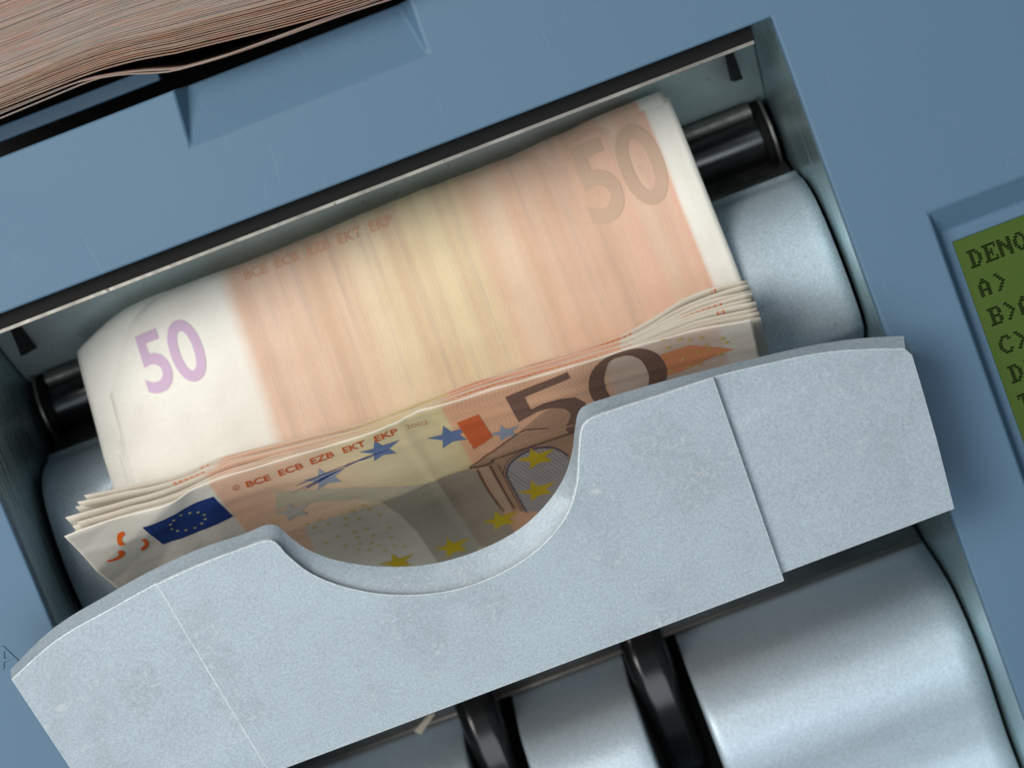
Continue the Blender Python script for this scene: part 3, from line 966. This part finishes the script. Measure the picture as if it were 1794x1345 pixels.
# pen strokes
for a_, b_, wd in (((620, 940), (1040, 768), 7), ((580, 1000), (1060, 770), 5), ((670, 982), (1000, 800), 6), ((700, 955), (905, 850), 9), ((1000, 790), (1340, 660), 9), ((1010, 770), (1250, 705), 4), ((800, 890), (960, 815), 5)):
    mx, my = (a_[0]+b_[0])/2+rs.uniform(-8, 8), (a_[1]+b_[1])/2+rs.uniform(-10, 10)
    ln = spline([a_, (mx, my), b_], 4)
    up = [(x, y-wd/2*math.sin(math.pi*(0.08+0.84*i/8))) for i, (x, y) in enumerate(ln)]
    dn = [(x, y+wd/2*math.sin(math.pi*(0.08+0.84*i/8))) for i, (x, y) in enumerate(ln)]
    nt.decal('pen_stroke', K2(*up, *dn), INK['pen'], fo, L4, faces=[(i, i+1, 9+i+1, 9+i) for i in range(8)])
# flag and corner marks
fl = nt.decal('flag_emblem', [K1((715, 640), (1270, 400), (1425, 555), (875, 775))], INK['blue'], fo, L2)
for c in ((1015, 545), (1085, 527), (1150, 522), (1198, 543), (1207, 575), (1180, 610), (1125, 643), (1055, 662), (990, 667), (945, 653), (935, 618), (960, 585)):
    nt.decal('flag_star', [star(K1(c)[0], 0.10)], INK['gold'], fl, L3)
for poly in ([(520, 690), (555, 672), (572, 680), (575, 700), (558, 712), (552, 735), (560, 760), (582, 772), (540, 788), (520, 765), (512, 725)],
             [(700, 735), (740, 730), (765, 755), (760, 790), (735, 815), (708, 825), (705, 800), (728, 785), (735, 765), (722, 750)],
             [(515, 828), (555, 820), (577, 840), (565, 870), (530, 890), (485, 905), (440, 912), (435, 900), (490, 885), (525, 865), (530, 845)]):
    nt.decal('orange_mark', [K1(*poly)], INK['orange'], fo, L3)

# --- notes coming over the roller, bending onto the bunch
LOOSE = [(31.5, -60), (35.8, -52), (39.0, -44.5), (38.6, -39.2), (34.5, -35.6), (27.5, -32.8), (19, -30), (10, -26.2), (3, -23.5), (-6, -21.8), (-12, -22.2)]
G_L = 'loose notes sliding over the feed roller'
NL = 5
for k in range(NL):
    j = rng.normal(0, 1, 4)
    last = k == NL-1
    us = np.linspace(0, 1, 61)
    bow = -1.2*(np.abs(us-0.5)*2)**4
    ang = 0.012+(0 if last else j[0]*0.010)
    L = 131.5
    cx = -15.3+(0 if last else (k-2)*1.1-1.8+j[1]*0.8)
    top = np.stack([cx+(us-0.5)*L, LOOSE[0][0]+(us-0.5)*L*ang-(NL-1-k)*0.15, LOOSE[0][1]-(NL-1-k)*0.55+bow], -1)
    path = [(y, z) for y, z in LOOSE]
    nt = Note(top, path, (lambda a: lambda s, t: crumple(s+a*37, t*0.5+a*11, 0.10)+0.35*np.sin(s*0.11+a)*np.sin(t*0.06)-6.0*np.clip((24-s)/24, 0, 1)**2.2*np.clip((52-t)/30, 0, 1))(j[2]), 140.0, 77.0)
    o = nt.mesh('banknote', M['loose'], 110, 70)
    if last:
        notetag(o, 'topmost pale peach fifty note bending over the feed roller, with purple and tan numerals')
        TOPL, TOPO = nt, o
    else:
        notetag(o, 'pale peach fifty note lying under the topmost note that bends over the feed roller', G_L)


def pst(nt_, p):
    s, t = nt_.inv(np.array([p]), np.array([np.clip((p[0]-150)/1010*140, 2, 138)]), 34.0)
    return float(s[0]), float(t[0])


def lword(txt, p0, p1, height, mat, bold=True, off=0.05):
    a_, b_ = pst(TOPL, p0), pst(TOPL, p1)
    return TOPL.word('lettering' if len(txt) > 2 else 'numeral', txt, a_, b_, (0, -height), mat, TOPO, off+0.08, bold, 'st')


lword('50', (1040, 395), (1185, 338), 17.0, INK['tan'])
lword('50', (262, 690), (372, 655), 13.0, INK['purple'])
for wd, a_, b_ in (('BCE', (430, 492), (470, 477)), ('ECB', (485, 471), (525, 456)), ('EZB', (540, 450), (580, 435)), ('EKT', (595, 429), (635, 414)), ('EKP', (650, 408), (690, 393))):
    lword(wd, a_, b_, 2.6, INK['faint'], True, 0.04)

# --- the thick bundle waiting on edge in the hopper
G_B = 'used notes packed on edge in the hopper bundle'
NB = 112


def TAB(x):
    return np.interp(x, [-72, -60, -52, -44, -36, -27, -18, -4, 6, 30], [82.3, 82.6, 82.8, 81.2, 78.6, 77.9, 77.6, 77.3, 76.7, 75.6])


vpos = 82.6
for k in range(NB):
    j = rng.normal(0, 1, 6)
    us = np.linspace(0, 1, 41)
    front = max(0.0, 1-k/17)
    x = -92+j[0]*0.6+us*139
    sm = np.clip((x+50)/55, 0, 1)
    sm = sm*sm*(3-2*sm)
    if k < 3:       # the outermost notes peel away and bow out towards the casing
        y = TAB(x+k*1.5)+k*0.45+0.3*k*np.sin(us*6+k)
        z = 7.0-2.5*np.clip((x+52)/14, 0, 1)+0.3*k
    else:
        y = vpos+0.05*np.sin(us*9+j[1])+0.03*np.sin(us*23+j[2]*2)+(TAB(x)-82.3)*(0.42*max(0, 1-k/34))-(4.2-1.6*k/NB)*sm+1.0*np.sin(us*3.0+0.4)*(k/NB)
        z = 9.0+0.14*j[3]-front*3.0*np.clip((us-0.25)*3, 0, 1)+0.12*np.sin(us*14+j[4])+0.08*np.sin(us*41+j[5]*3)
    lean = 4.5-1.5*k/NB
    nt = Note(np.stack([x, y, z], -1), [(0, 0), (0.4, -8), (lean*0.4, -30), (lean, -68)], None, 140.0, 68.0)
    o = nt.mesh('banknote', M['bundle_front' if 3 <= k < 16 else 'bundle'], 60, 6, 0.25)
    notetag(o, 'used banknote packed on edge in the thick bundle standing in the hopper', G_B)
    vpos += 0.19+0.04*abs(j[5])+(0.20*front)

# a torn scrap caught under the guard
sp_ = [P(x, y, -47) for x, y in ((726, 1278), (738, 1281), (762, 1252), (752, 1254))]
sc_o = build('paper_scrap', [(p[0], p[1], p[2]+dz) for p, dz in zip(sp_, (1.0, 2.2, -1.0, -1.5))], [(0, 1, 2, 3)], M['rim'])
solidify(sc_o, 0.12)
sc_o['label'] = 'tiny torn scrap of cream paper caught on the lower silver tray'
sc_o['category'] = 'paper scrap'
